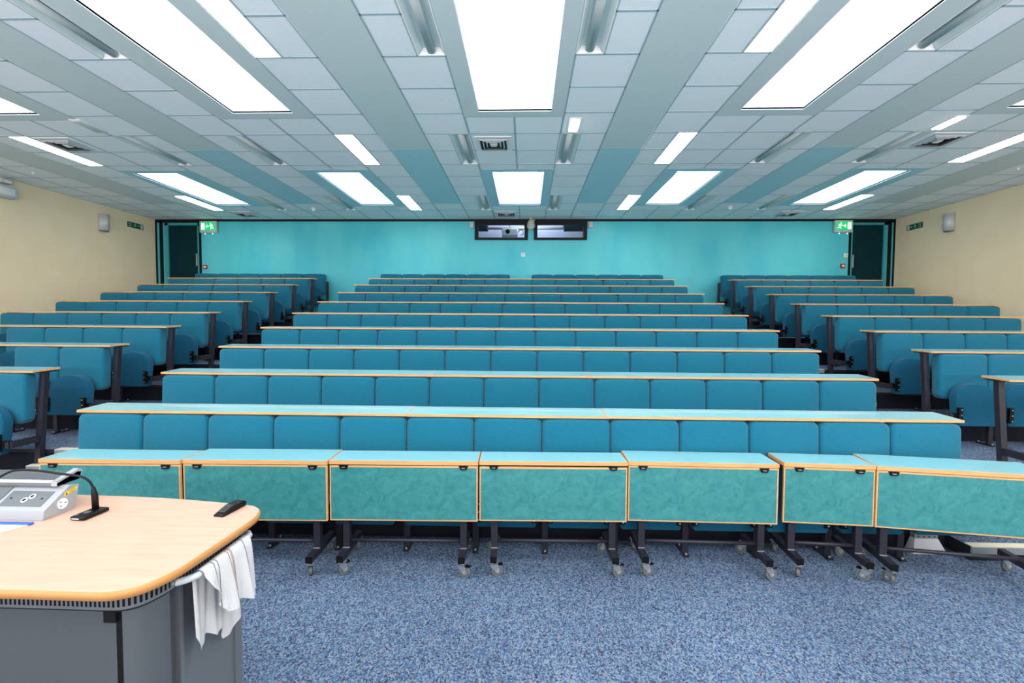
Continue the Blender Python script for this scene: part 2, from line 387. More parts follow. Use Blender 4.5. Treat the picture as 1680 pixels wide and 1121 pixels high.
for b, (x0, x1) in BAYS.items():
    for k, (o0, o1, f0, f1) in enumerate(SKY):
        lab = ('%s bright skylight in the %s' % (BN[b], 'small back row before the teal wall' if k == 0 else 'large front row overhead'))
        t = thing('skylight', lab, 'skylight', ((x0+x1)/2, (o0+o1)/2, ZC), group=None)
        ox, oy = (x0+x1)/2, (o0+o1)/2
        a0, a1, c0, c1 = x0-ox, x1-ox, o0-oy, o1-oy
        fx0, fx1 = LX(b-1)-ox+.003, LX(b+1)-ox-.003
        ms = M_BEAM_BOUNCE if k == 0 else M_BEAMF
        g = G()
        g.box(fx0, a0, f0-oy, f1-oy, -.006, .02, ms); g.box(a1, fx1, f0-oy, f1-oy, -.006, .02, ms)
        g.box(a0, a1, f0-oy, c0, -.006, .02, ms); g.box(a0, a1, c1, f1-oy, -.006, .02, ms)
        g.obj('surround', t)
        g = G(); hz = .62
        for A, B in (((a0, c0), (a1, c0)), ((a1, c0), (a1, c1)), ((a1, c1), (a0, c1)), ((a0, c1), (a0, c0))):
            g.add([(A[0], A[1], 0), (B[0], B[1], 0), (B[0], B[1], hz), (A[0], A[1], hz)], [(0, 1, 2, 3)], M_SHAFT)
        g.obj('shaft', t)
        g = G(); w = .07
        g.box(a0, a0+w, c0, c1, hz-.05, hz, M_WHITE); g.box(a1-w, a1, c0, c1, hz-.05, hz, M_WHITE)
        for yy in (c0, (c0+c1)/2-.03, c1-w): g.box(a0+w, a1-w, yy, yy+w, hz-.05, hz, M_WHITE)
        fr = g.obj('window_frame', t)
        g = G(); g.add([(a0, c0, hz-.01), (a1, c0, hz-.01), (a1, c1, hz-.01), (a0, c1, hz-.01)], [(3, 2, 1, 0)], M_SKY); g.obj('pane', t)

# luminaires
RN = {1: 'back row', 6: 'middle row', 11: 'front row'}
def make_lum(lit):
    t = thing('ceiling_light', '', 'ceiling light')
    W, L = LW-.012, 1.185
    g = G()   # housing trough
    pr = [(-W/2, 0), (-W/2, .01), (-W*.30, .055), (W*.30, .055), (W/2, .01), (W/2, 0)]
    for i in range(len(pr)-1):
        (xa, za), (xb, zb) = pr[i], pr[i+1]
        g.add([(xa, 0, za), (xb, 0, zb), (xb, L, zb), (xa, L, za)], [(0, 1, 2, 3)], M_TUBE if lit and 0 < i < 4 else M_REFL)
    for yy in (0, L): g.add([(-W/2, yy, 0), (W/2, yy, 0), (W*.3, yy + (.03 if yy == 0 else -.03), .055), (-W*.3, yy + (.03 if yy == 0 else -.03), .055)], [(0, 1, 2, 3)], M_WHITE)
    g.obj('reflector', t)
    g = G(); g.box(-W/2-.006, -W/2+.006, 0, L, -.005, .002, M_WHITE); g.box(W/2-.006, W/2+.006, 0, L, -.005, .002, M_WHITE)
    g.box(-W/2, W/2, -.004, .008, -.005, .002, M_WHITE); g.box(-W/2, W/2, L-.008, L+.004, -.005, .002, M_WHITE); g.obj('frame', t)
    g = G(); n = 10; R = .042
    vs = []
    for yy in (.02, L-.02):
        for k in range(n+1):
            a = PI*k/n; vs.append((R*math.cos(a), yy, .02 - R*math.sin(a)*.8 + .012))
    g.add(vs, [(k, k+1, n+2+k, n+1+k) for k in range(n)] + [tuple(range(n+1)), tuple(range(n+1, 2*n+2))], M_TUBE if lit else M_PERF, not lit)
    g.obj('lamp_cover', t)
    return t
proto = {False: make_lum(False), True: make_lum(True)}; used = {False: 0, True: 0}
for p in proto.values(): index_kids(p)
for b, side, j, lit in LUMS:
    l0, l1 = lum_rect(b, side, j); y = LY(j+2) + .008
    pts = [project((x, yy, ZC)) for x in (l0, l1) for yy in (y, y+1.2)]
    if not any(-20 < a < 1700 and c > -20 for a, c in pts): continue
    o = proto[lit] if not used[lit] else tree_copy(proto[lit]); used[lit] = 1
    o.location = ((l0+l1)/2, y, ZC+.001)
    o['label'] = '%s recessed strip light, %s, on the %s side of the %s skylight line' % ('glowing' if lit else 'unlit', RN[j], 'left' if side < 0 else 'right', BN[b])
    o['group'] = 'recessed strip lights in the ceiling'
# vents
def make_vent():
    t = thing('ceiling_vent', '', 'vent'); g = G(); g.box(-.25, .25, -.25, .25, -.008, .006, M_WHITE); g.obj('plate', t)
    g = G()
    g.box(-.2, .2, -.2, .2, -.0095, -.008, M_BLACK)
    for k in range(4):
        a = .2 - k*.048; b = a-.02
        for A, B in (((-a, -a), (a, -a)), ((a, -a), (a, a)), ((a, a), (-a, a)), ((-a, a), (-a, -a))):
            s_ = b/a
            g.add([(A[0], A[1], -.012), (B[0], B[1], -.012), (B[0]*s_, B[1]*s_, -.03+.004*k), (A[0]*s_, A[1]*s_, -.03+.004*k)], [(0, 1, 2, 3)], M_GREY)
    g.box(-.04, .04, -.04, .04, -.03, -.024, M_WHITE)
    g.obj('louvre', t); return t
vp = make_vent(); index_kids(vp); first = True
for x, y, lab in ((LX(-1)+.30, 6.6, 'square ceiling air vent behind the large middle skylight'), (LX(-11)+.30, 6.55, 'square ceiling air vent beside the far left strip light'), (LX(9)+.30, 6.55, 'square ceiling air vent beside the far right strip light'),
                  (LX(-1)+.30, 10.8, 'square ceiling air vent above the booth windows'), (LX(-11)+.30, 10.8, 'square ceiling air vent near the left exit door'), (LX(10)+.05, 10.8, 'square ceiling air vent near the right exit door')):
    o = vp if first else tree_copy(vp); first = False
    o.location = (x, y, ZC-.001); o['label'] = lab; o['group'] = 'square ceiling air vents'
# small emergency lights
for x, y, lit, lab in ((.59, 5.99, 1, 'small lit emergency light beside the large middle skylight'), (5.17, 5.99, 1, 'small lit emergency light near the far right skylights'), (-5.63, 5.93, 0, 'small unlit emergency light near the far left skylights')):
    t = thing('emergency_light', lab, 'emergency light', (x, y, ZC))
    g = G(); g.rbox(-.075, .075, -.2, .2, -.012, .0, .005, M_WHITE); g.obj('frame', t)
    g = G(); g.rbox(-.055, .055, -.175, .175, -.022, -.01, .004, M_TUBE if lit else M_PERF); g.obj('diffuser', t)
for x, y, s, lab in ((-4.70, 10.28, 1, 'small white smoke detector on the ceiling left of the booth'), (4.33, 10.17, 1, 'small white smoke detector on the ceiling right of the booth'), (-8.36, 7.77, .5, 'tiny ceiling sensor near the left wall'), (7.78, 7.73, .5, 'tiny ceiling sensor near the right wall')):
    t = thing('smoke_detector', lab, 'smoke detector', (x, y, ZC))
    g = G(); g.cyl((0, 0, -.02*s), (0, 0, 0), .055*s, M_WHITE, 20); g.obj('base', t)
    g = G(); g.tube([(0, 0, -.02*s), (0, 0, -.035*s), (0, 0, -.055*s), (0, 0, -.065*s)], .04, M_WHITE, 16, radii=[.035*s, .045*s, .03*s, .012*s]); g.obj('sensor', t)

# ------------------------------------------------------------------ seats
def rounded_outline(w, h, rt, rb, crown=0.0, n=7):
    pts = []
    def arc(cx, cz, r, a0, a1):
        for k in range(n+1):
            a = a0 + (a1-a0)*k/n; pts.append((cx+r*math.cos(a), cz+r*math.sin(a)))
    arc(w/2-rb, rb, rb, -PI/2, 0); arc(w/2-rt, h-rt-crown, rt, 0, PI/2)
    for k in range(1, 8):
        x = (w/2-rt)*(1-2*k/8); pts.append((x, h-crown*(x/(w/2-rt))**2))
    arc(-w/2+rt, h-rt-crown, rt, PI/2, PI); arc(-w/2+rb, rb, rb, PI, 1.5*PI)
    return pts
def cushion(outline, T, b, m, bulge=.01, lean=0.0, z0=0, inner=4, back_m=None, bb=.015):
    g = G(); n = len(outline); cx = 0; cz = sum(p[1] for p in outline)/n
    hw = max(abs(p[0]) for p in outline); zz = [p[1] for p in outline]; hh = (max(zz)-min(zz))/2
    rings = []
    def ring(ins, y):
        sx = (hw-ins)/hw; sz = (hh-ins)/hh
        rings.append([(p[0]*sx, y, cz+(p[1]-cz)*sz) for p in outline])
    for k in range(4): a = k/3*PI/2; ring(bb*(1-math.sin(a)), T - bb*(1-math.cos(a)) if False else T-bb+bb*math.cos(a))
    for k in range(6): a = k/5*PI/2; ring(b*(1-math.cos(a)), b-b*math.sin(a))
    base = b
    for k in range(1, inner):
        ins = b + (min(hw, hh)-b)*k/inner
        ring(ins, -bulge*math.sin(k/inner*PI/2))
    vs = [v for r_ in rings for v in r_]
    vs = [(v[0], v[1] + lean*(v[2]), v[2]+z0) for v in vs]
    fs = [(i*n+k, i*n+(k+1) % n, (i+1)*n+(k+1) % n, (i+1)*n+k) for i in range(len(rings)-1) for k in range(n)]
    fs.append(tuple(range(n))); L = (len(rings)-1)*n; fs.append(tuple(range(L, L+n))[::-1])
    g.add(vs, fs, m, True); return g
def arch_outline(w, h, zs, rb, p=2.7, n=22):
    pts = []
    for k in range(6):
        a = -PI/2 + PI/2*k/5; pts.append((w/2-rb+rb*math.cos(a), rb+rb*math.sin(a)))
    for k in range(n+1):
        t = PI*k/n; c, s_ = math.cos(t), math.sin(t)
        pts.append((w/2*math.copysign(abs(c)**(2/p), c), zs+(h-zs)*abs(s_)**(2/p)))
    for k in range(6):
        a = PI + PI/2*k/5; pts.append((-w/2+rb+rb*math.cos(a), rb+rb*math.sin(a)))
    return pts
def make_seat(w, leg_side=-1):
    t = thing('tip_up_seat', '', 'seat')
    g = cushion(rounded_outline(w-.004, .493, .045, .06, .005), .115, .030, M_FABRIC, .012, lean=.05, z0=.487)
    o = g.obj('backrest', t); o.location = (0, -.03, 0)
    pw = w-.085
    g = cushion(arch_outline(pw, .44, .25, .02, 2.35), .105, .010, M_FABRIC_SHADE, .002, lean=.13, z0=.232, inner=3, bb=.03)
    o = g.obj('seat_pan', t); o.location = (0, -.205, 0)
    for s_ in (-1, 1):
        g = G(); x = s_*(pw/2-.012)
        g.box(x-.02, x+.02, -.219, -.19, .272, .43, M_BLACK)
        for zb in (.292, .350, .408): g.cyl((x-s_*.004, -.2195, zb), (x-s_*.004, -.226, zb), .0055, M_BOLT, 8)
        x2 = s_*(w/2-.008); g.box(min(x, x2), max(x, x2), -.2, -.16, .31, .365, M_BLACK)
        g.obj('pivot_bracket', t)
    g = G(); x = leg_side*(w/2-.026)
    g.box(x-.022, x+.022, -.095, -.06, .012, .47, M_STEEL); g.box(x-.022, x+.022, -.17, -.095, .31, .36, M_STEEL)
    g.bar((x, -.13, .008), (x, .05, .008), .04, .012, M_STEEL); g.cyl((x, -.115, .014), (x, -.115, .026), .009, M_ZINC, 8); g.cyl((x, .035, .014), (x, .035, .026), .009, M_ZINC, 8)
    g.obj('leg', t)
    return t
BLK = {'middle': 'middle block', 'left': 'left block', 'right': 'right block'}
def place(t, first, x, r, label, group):
    o = t if first else tree_copy(t); o.location = (x, SY(r), FZ(r)+.001); o['label'] = label; o['group'] = group; return o
WM = .515; XM0 = -3.478
sm_ = make_seat(WM); index_kids(sm_); firstm = True
for r in range(1, 11):
    ks = list(range(13)) if r < 10 else [0, 1, 2, 3, 4, 5, 7, 8, 9, 10, 11, 12]
    for q, k in enumerate(ks):
        if r < 10:
            where = 'at the left end' if k == 0 else ('at the right end' if k == 12 else '%s from the left' % ORD[k+1])
            lab = 'teal tip-up seat %s of the %s in the middle block' % (where, rowname(r))
        else:
            half = 'left' if k < 6 else 'right'; kk = k+1 if k < 6 else k-6
            lab = 'teal tip-up seat, %s from left in the %s half of the middle back row' % (ORD[kk], half)
        place(sm_, firstm, XM0 + WM*(k+.5), r, lab, 'teal seats of the middle block, ' + rowname(r)); firstm = False
WLF = .53
sl_ = make_seat(WLF); index_kids(sl_); firstl = True
sr_ = make_seat(.513, 1); index_kids(sr_); firstr = True
def right_x0(r): return 4.455 + .011*r
for r in range(2, 11):
    for k in range(6):
        xc = -4.82 - WLF*(k+.5)
        if project((xc+WLF/2, SY(r)-.2, FZ(r)+.5))[0] > 0:
            where = 'next to the aisle' if k == 0 else '%s from the aisle' % ORD[k+1]
            place(sl_, firstl, xc, r, 'teal tip-up seat %s in the %s of the left block' % (where, rowname(r)), 'teal seats of the left block, ' + rowname(r)); firstl = False
        xc = right_x0(r) + .513*(k+.5)
        if project((xc-.513/2, SY(r)-.2, FZ(r)+.5))[0] < 1680:
            where = 'next to the aisle' if k == 0 else '%s from the aisle' % ORD[k+1]
            place(sr_, firstr, xc, r, 'teal tip-up seat %s in the %s of the right block' % (where, rowname(r)), 'teal seats of the right block, ' + rowname(r)); firstr = False

# ------------------------------------------------------------------ fixed desks behind each row
def board(g, x0, x1, y0, y1, z, th, slope, dz=0):
    z += dz
    vs = [(x0, y0, z-th), (x1, y0, z-th), (x1, y1, z-th+slope), (x0, y1, z-th+slope), (x0, y0, z), (x1, y0, z), (x1, y1, z+slope), (x0, y1, z+slope)]
    g.add(vs, [(3,2,1,0),(0,1,5,4),(1,2,6,5),(2,3,7,6),(3,0,4,7)], M_EDGE)
    e = .005
    g.add([(x0, y0, z), (x1, y0, z), (x1, y1, z+slope), (x0, y1, z+slope)], [(0, 1, 2, 3)], M_EDGE)
    sl = slope/(y1-y0)
    g.add([(x0+e, y0+e, z+e*sl+.0006), (x1-e, y0+e, z+e*sl+.0006), (x1-e, y1-e, z+slope-e*sl+.0006), (x0+e, y1-e, z+slope-e*sl+.0006)], [(0, 1, 2, 3)], M_LINO_TOP)
for r in range(1, 10):
    for blk in ('middle', 'left', 'right'):
        if blk != 'middle' and r == 1: continue
        if blk == 'middle': xs_ = [-3.485, -.9, .61, 3.23]
        elif blk == 'left': xs_ = [-8.02, -6.4, -4.745]
        else: xs_ = [right_x0(r)-.09, right_x0(r)+1.6, 7.62]
        t = thing('fixed_desk', 'long teal-topped writing desk with beech edge behind the %s seats, %s' % (rowname(r), BLK[blk]), 'desk', (0, SY(r), FZ(r)), group='fixed writing desks')
        for a, b_ in zip(xs_[:-1], xs_[1:]):
            g = G(); board(g, a+.0008, b_-.0008, .002, .268, 1.004, .018, .012, random.choice((0, .0015, 0))); g.obj('desktop', t)
        def post(px, bottom_y=.06, top_y=.15, arm=0):
            g = G(); g.bar((px, bottom_y, .012), (px, top_y, .985), .055, .05, M_STEEL, up=(0, -1, .1))
            g.box(px-.03, px+.03, top_y-.09, top_y+.1, .978, .986, M_STEEL); g.box(px-.035, px+.035, bottom_y-.05, bottom_y+.045, .001, .012, M_STEEL)
            for zb in (.35, .62, .82): g.cyl((px+arm*.026, bottom_y+(top_y-bottom_y)*zb, zb), (px+arm*.031, bottom_y+(top_y-bottom_y)*zb, zb), .007, M_BOLT, 8)
            o = g.obj('support_post', t)
            if arm:
                g = G(); g.box(px-.022, px+.022, -.19, bottom_y+.0, .300, .362, M_STEEL)
                e = px + arm*.036
                g.box(min(px, e), max(px, e), -.2, -.155, .300, .362, M_STEEL); g.obj('arm', o)
        if blk == 'middle':
            for px in (-3.44, XM0+WM*3, XM0+WM*6.5, XM0+WM*10, 3.19): post(px, .185, .20)
        elif blk == 'left': post(-4.785, arm=-1); post(-6.41, .185, .20); post(-7.98, .185, .20)
        else: post(right_x0(r)-.04, arm=1); post(right_x0(r)+1.54, .185, .20); post(7.58, .185, .20)
# end frames of the back row
for x, s_, nm in ((-4.785, -1, 'left'), (right_x0(10)-.035, 1, 'right')):
    t = thing('seat_end_frame', 'dark steel end frame beside the aisle seat of the %s back row' % nm, 'frame', (x, SY(10), FZ(10)+.001))
    g = G(); g.box(-.025, .025, .04, .09, .0, .80, M_STEEL); g.box(-.03, .03, 0, .11, 0, .01, M_STEEL); g.obj('post', t)
    g = G(); g.box(-.02, .02, -.19, .04, .300, .362, M_STEEL); g.box(min(0, s_*.03), max(0, s_*.03), -.2, -.155, .300, .362, M_STEEL); g.obj('arm', t)

# ------------------------------------------------------------------ mobile tables on casters
def caster(parent, x, y, rot, lock):
    T = Matrix.Translation((x, y, 0)) @ Matrix.Rotation(rot, 4, 'Z')
    def tr(p): return T @ Vector(p)
    g = G()
    g.cyl(tr((0, 0, .088)), tr((0, 0, .1)), .022, M_ZINC, 14); g.box(-.028, .028, -.028, .028, .096, .101, M_ZINC, T=T)
    for s_ in (-1, 1):
        poly = [(-.024, .088), (.026, .088), (.036, .052), (.034, .03), (.014, .03), (-.02, .07)]
        g.prism(poly, s_*.0155-.0015, s_*.0155+.0015, M_ZINC, axis='y', T=T)
    g.box(-.024, .026, -.017, .017, .084, .089, M_ZINC, T=T)
    if lock: g.box(.022, .062, -.012, .012, .074, .082, M_BLACK, T=T)
    o = g.obj('caster', parent)
    g = G(); c0 = (.024, -.011, .0385); c1 = (.024, .011, .0385)
    g.cyl(tr(c0), tr(c1), .0375, M_RUBBER, 28)
    g.cyl(tr((.024, -.0118, .0385)), tr((.024, .0118, .0385)), .027, M_DGREY, 20); g.cyl(tr((.024, -.0128, .0385)), tr((.024, .0128, .0385)), .021, M_ALU, 20); g.cyl(tr((.024, -.0185, .0385)), tr((.024, .0185, .0385)), .007, M_BOLT, 10)
    g.obj('wheel', o)
TOPZ = .758
def mobile_table(fl, fr, depth, label, legs, gap=.0, cr=(0, 0, 0, 0)):
    fl, fr = Vector(fl), Vector(fr); w = (fr-fl).length; a = math.atan2(fr.y-fl.y, fr.x-fl.x)
    t = thing('mobile_table', label, 'table', (fl.x, fl.y, 0.001), a, 'wheeled folding tables in front of the seats')
    g = G(); g.box(.001, w-.001, 0, depth, TOPZ-.026, TOPZ, M_EDGE); g.box(.006, w-.006, .005, depth-.005, TOPZ, TOPZ+.0007, M_LINO_TOP); g.obj('tabletop', t)
    g = G(); pb = .342
    g.box(.003, w-.003, .004, .022, pb, TOPZ-.03-gap, M_EDGE); g.box(.012, w-.012, .0032, .005, pb+.009, TOPZ-.042-gap, M_LINO); p = g.obj('modesty_panel', t)
    for x in (.1, w-.1):
        g = G(); g.prism([(x-.032, TOPZ-.031), (x+.032, TOPZ-.031), (x+.022, TOPZ-.056), (x-.022, TOPZ-.056)], -.004, .0035, M_BLACK, axis='y')
        g.box(x-.012, x+.012, -.0105, -.003, TOPZ-.047, TOPZ-.042, M_ALU); g.box(x-.02, x+.02, -.013, -.004, TOPZ-.055, TOPZ-.049, M_BLACK); g.obj('latch', t)
    for i, x in enumerate(legs):
        g = G(); g.box(x-.022, x+.022, .028, .072, .14, TOPZ-.03, M_STEEL); g.box(x-.02, x+.02, .028, depth-.02, TOPZ-.05, TOPZ-.027, M_STEEL); g.obj('leg', t)
        g = G(); g.box(x-.021, x+.021, -.10, .30, .10, .142, M_STEEL); g.box(x-.022, x+.022, -.104, -.10, .099, .143, M_BLACK); g.box(x-.022, x+.022, .30, .304, .099, .143, M_BLACK)
        g.box(x-.0225, x+.0225, .02, .03, .14, .146, M_ALU); fo = g.obj('foot', t)
        caster(t, x, -.075, cr[2*i], True); caster(t, x, .275, cr[2*i+1], False)
    g = G(); g.tube([(legs[0]+.022, .05, .185), (legs[1]-.022, .05, .185)], .013, M_STEEL, 10); g.obj('crossbar', t)
R_d = math.radians
mobile_table((-3.311, 3.04), (-2.333, 3.052), .25, 'leftmost wheeled teal table, behind the beech lectern', (.1, .86), 0, (.4, 1, 2, .5))
mobile_table((-2.328, 3.066), (-1.340, 3.088), .285, 'wheeled teal table partly hidden by the lectern corner, second from left', (.1, .90), 0, (1.2, 1.9, 1.9, 2.3))
mobile_table((-1.334, 3.102), (-.317, 3.124), .25, 'third wheeled teal table from the left, first one clear of the lectern', (.105, .915), .004, (.9, 2.0, -.3, 1.8))
mobile_table((-.312, 3.138), (.703, 3.16), .235, 'wheeled teal table in the middle of the front line', (.105, .92), .010, (.25, 2.9, .35, -2.9))
mobile_table((.71, 3.185), (1.722, 3.165), .27, 'full-width wheeled teal table, third from the right, beside the narrow one', (.105, .915), 0, (.3, 1.2, .25, 2.3))
mobile_table((1.772, 3.205), (2.357, 3.16), .25, 'narrow half-width wheeled teal table, second from the right', (.075, .51), 0, (1.2, 1.0, 2.3, .2))
mobile_table((2.358, 3.155), (3.375, 2.99), .31, 'rightmost wheeled teal table, angled toward the camera', (.07, .945), 0, (1.9, 2.2, 1.2, .2))
# chipped corner mark on the rightmost table and floor box under the front row
t = thing('floor_box', 'pale grey metal floor box under the right end of the front row', 'floor box', (3.0, 3.66, .001))
t.location = (3.02, 3.52, .001)
g = G()
b0 = [(-.125, -.03), (.125, -.03), (.125, .055), (-.125, .055)]; b1 = [(-.085, .01), (.085, .01), (.085, .055), (-.085, .055)]
vs = [(x, y, 0) for x, y in b0] + [(x, y, .1) for x, y in b1]
g.add(vs, [(3,2,1,0),(0,1,5,4),(1,2,6,5),(2,3,7,6),(3,0,4,7),(4,5,6,7)], M_GREY); g.obj('cover', t)
g = G(); g.box(-.085, .085, .012, .055, .1, .135, M_ALU)
for x in (-.06, -.02, .02, .06): g.cyl((x, .006, .115), (x, .012, .115), .004, M_BLACK, 8)
g.obj('riser_plate', t)

# ------------------------------------------------------------------ lectern
LTOP = 1.0
def arcpts(cx, cy, rx, ry, a0, a1, n): return [(cx+rx*math.cos(a0+(a1-a0)*k/n), cy+ry*math.sin(a0+(a1-a0)*k/n)) for k in range(n+1)]
LT = (-1.0, 1.0)
LPTS = [(-2.9, 1.12), (-2.2, 1.138), (-1.7, 1.147), (-1.366, 1.149), (-1.221, 1.148), (-1.13, 1.147), (-1.089, 1.149), (-1.049, 1.162), (-1.010, 1.196), (-.983, 1.262), (-.975, 1.339), (-.971, 1.425), (-.967, 1.529), (-.967, 1.60), (-.972, 1.65), (-.990, 1.695), (-1.018, 1.722), (-1.054, 1.738), (-1.15, 1.755), (-1.443, 1.795), (-1.804, 1.813), (-2.3, 1.83), (-2.9, 1.84)]
def smooth2(P, k=4):
    out = []
    for i in range(len(P)-1):
        p0, p1, p2, p3 = [Vector(P[max(0, min(len(P)-1, j))]) for j in (i-1, i, i+1, i+2)]
        for q in range(k):
            t = q/k; out.append(.5*((2*p1)+(p2-p0)*t+(2*p0-5*p1+4*p2-p3)*t*t+(3*p1-p0-3*p2+p3)*t**3))
    out.append(Vector(P[-1])); return out
LSM = smooth2(LPTS)
def outline(ins):
    out = []
    for i, p in enumerate(LSM):
        t = (LSM[min(i+1, len(LSM)-1)] - LSM[max(i-1, 0)]).normalized(); n = Vector((-t.y, t.x))
        q = p + n*ins; out.append((q.x, q.y))
    return out
lec = thing('lectern', 'large curved beech-topped lectern desk with dark grey cabinet below', 'lectern', (0, 0, 0))
def shell(g, poly, prof, m, cap_top=None, cap_bot=None):
    rings = []
    for ins, z in prof: rings.append([(x, y, z) for x, y in outline(ins)])
    n = len(rings[0]); vs = [v for r_ in rings for v in r_]
    g.add(vs, [(i*n+k, i*n+(k+1) % n, (i+1)*n+(k+1) % n, (i+1)*n+k) for i in range(len(rings)-1) for k in range(n)], m, True)
    if cap_top: g.add(rings[-1], [tuple(range(n))], cap_top)
    if cap_bot: g.add(rings[0], [tuple(range(n))[::-1]], cap_bot)
g = G(); shell(g, None, [(.012, LTOP-.030), (.002, LTOP-.024), (0, LTOP-.012), (.002, LTOP-.005), (.006, LTOP-.001)], mat('lectern_edge', rgb(196, 136, 76), .4)); g.obj('edge_band', lec)
g = G(); shell(g, None, [(.006, LTOP-.001), (.008, LTOP)], M_BEECH, cap_top=M_BEECH); g.add([(x, y, LTOP-.03) for x, y in outline(.012)], [tuple(range(len(outline(0))))[::-1]], M_DGREY); g.obj('tabletop', lec)
# vent grille band
gv = G()
op = outline(.045)
def resample(p, step):
    out = []; 
    for (x0, y0), (x1, y1) in zip(p[:-1], p[1:]):
        L = math.hypot(x1-x0, y1-y0); n = max(1, int(L/step))
        for k in range(n): out.append((x0+(x1-x0)*k/n, y0+(y1-y0)*k/n))
    out.append(p[-1]); return out
op2 = [q for q in op if q[0] > -2.3 and not (q[1] > 1.69)]
def resample(p, step):
    out = [p[0]]; acc = 0
    for (x0, y0), (x1, y1) in zip(p[:-1], p[1:]):
        L = math.hypot(x1-x0, y1-y0); d = step-acc
        while d <= L: out.append((x0+(x1-x0)*d/L, y0+(y1-y0)*d/L)); d += step
        acc = (acc+L) % step
    return out
rs = resample(op2, .0125)
def ribbon(g, pts, z0, z1, off, m):
    for (x0, y0), (x1, y1) in zip(pts[:-1], pts[1:]):
        g.add([(x0, y0, z0), (x1, y1, z0), (x1, y1, z1), (x0, y0, z1)], [(0, 1, 2, 3)], m)
ribbon(gv, rs, .925, .933, 0, M_MGREY); ribbon(gv, rs, .958, .968, 0, M_MGREY)
for k in range(0, len(rs)-1):
    (x0, y0), (x1, y1) = rs[k], rs[k+1]
    xm, ym = x0+(x1-x0)*.5, y0+(y1-y0)*.5
    gv.add([(x0, y0, .933), (xm, ym, .933), (xm, ym, .958), (x0, y0, .958)], [(0, 1, 2, 3)], M_MGREY)
ip = [(x, y) for x, y in outline(.055)]
for (x0, y0), (x1, y1) in zip(ip[:-1], ip[1:]): gv.add([(x0, y0, .915), (x1, y1, .915), (x1, y1, .97), (x0, y0, .97)], [(0, 1, 2, 3)], M_DEEP)
gv.obj('vent_grille', lec)
# body
g = G(); bo = outline(.06); n = len(bo)
front = [p for p in bo if p[0] < -1.115 and p[1] < 1.4] + [(-1.112, 1.208)]
g.add([(x, y, z) for z in (.02, .925) for x, y in front], [(k, k+1, len(front)+k+1, len(front)+k) for k in range(len(front)-1)], M_DGREY, True)
# black slot and the rounded corner column
g.obj('front_panel', lec)
g = G(); corner = [(-1.096, 1.209)] + [p for p in bo if p[0] >= -1.09 and p[1] < 1.32]
m_ = len(corner); g.add([(x, y, z) for z in (.02, .925) for x, y in corner], [(k, k+1, m_+k+1, m_+k) for k in range(m_-1)], M_COLUMN, True); g.obj('corner_column', lec)
g = G(); g.box(-1.112, -1.096, 1.2085, 1.26, .02, .925, M_BLACK); g.box(-1.14, -1.106, 1.200, 1.216, .885, .924, M_BLACK); g.obj('door_gap', lec)
g = G(); g.box(-1.13, -1.065, 1.30, 1.66, .02, .925, M_DGREY); g.box(-1.066, -1.055, 1.37, 1.62, .05, .90, M_MGREY); g.box(-1.066, -1.045, 1.352, 1.368, .02, .91, M_MGREY); g.box(-1.09, -1.048, 1.62, 1.66, .02, .925, M_MGREY)
g.box(-2.9, -1.12, 1.66, 1.74, .02, .925, M_DGREY); g.obj('side_panel', lec)
g = G(); g.box(-2.85, -1.07, 1.24, 1.66, 0, .02, M_BLACK); g.obj('plinth', lec)
g = G(); g.tube([(-1.06, 1.312, .926), (-1.03, 1.315, .932), (-1.002, 1.325, .937), (-.986, 1.345, .938), (-.982, 1.38, .938), (-.980, 1.58, .940), (-.984, 1.61, .940), (-1.0, 1.632, .937), (-1.03, 1.64, .932), (-1.06, 1.642, .926)], .0105, M_GREY, 14); g.obj('handrail', lec)

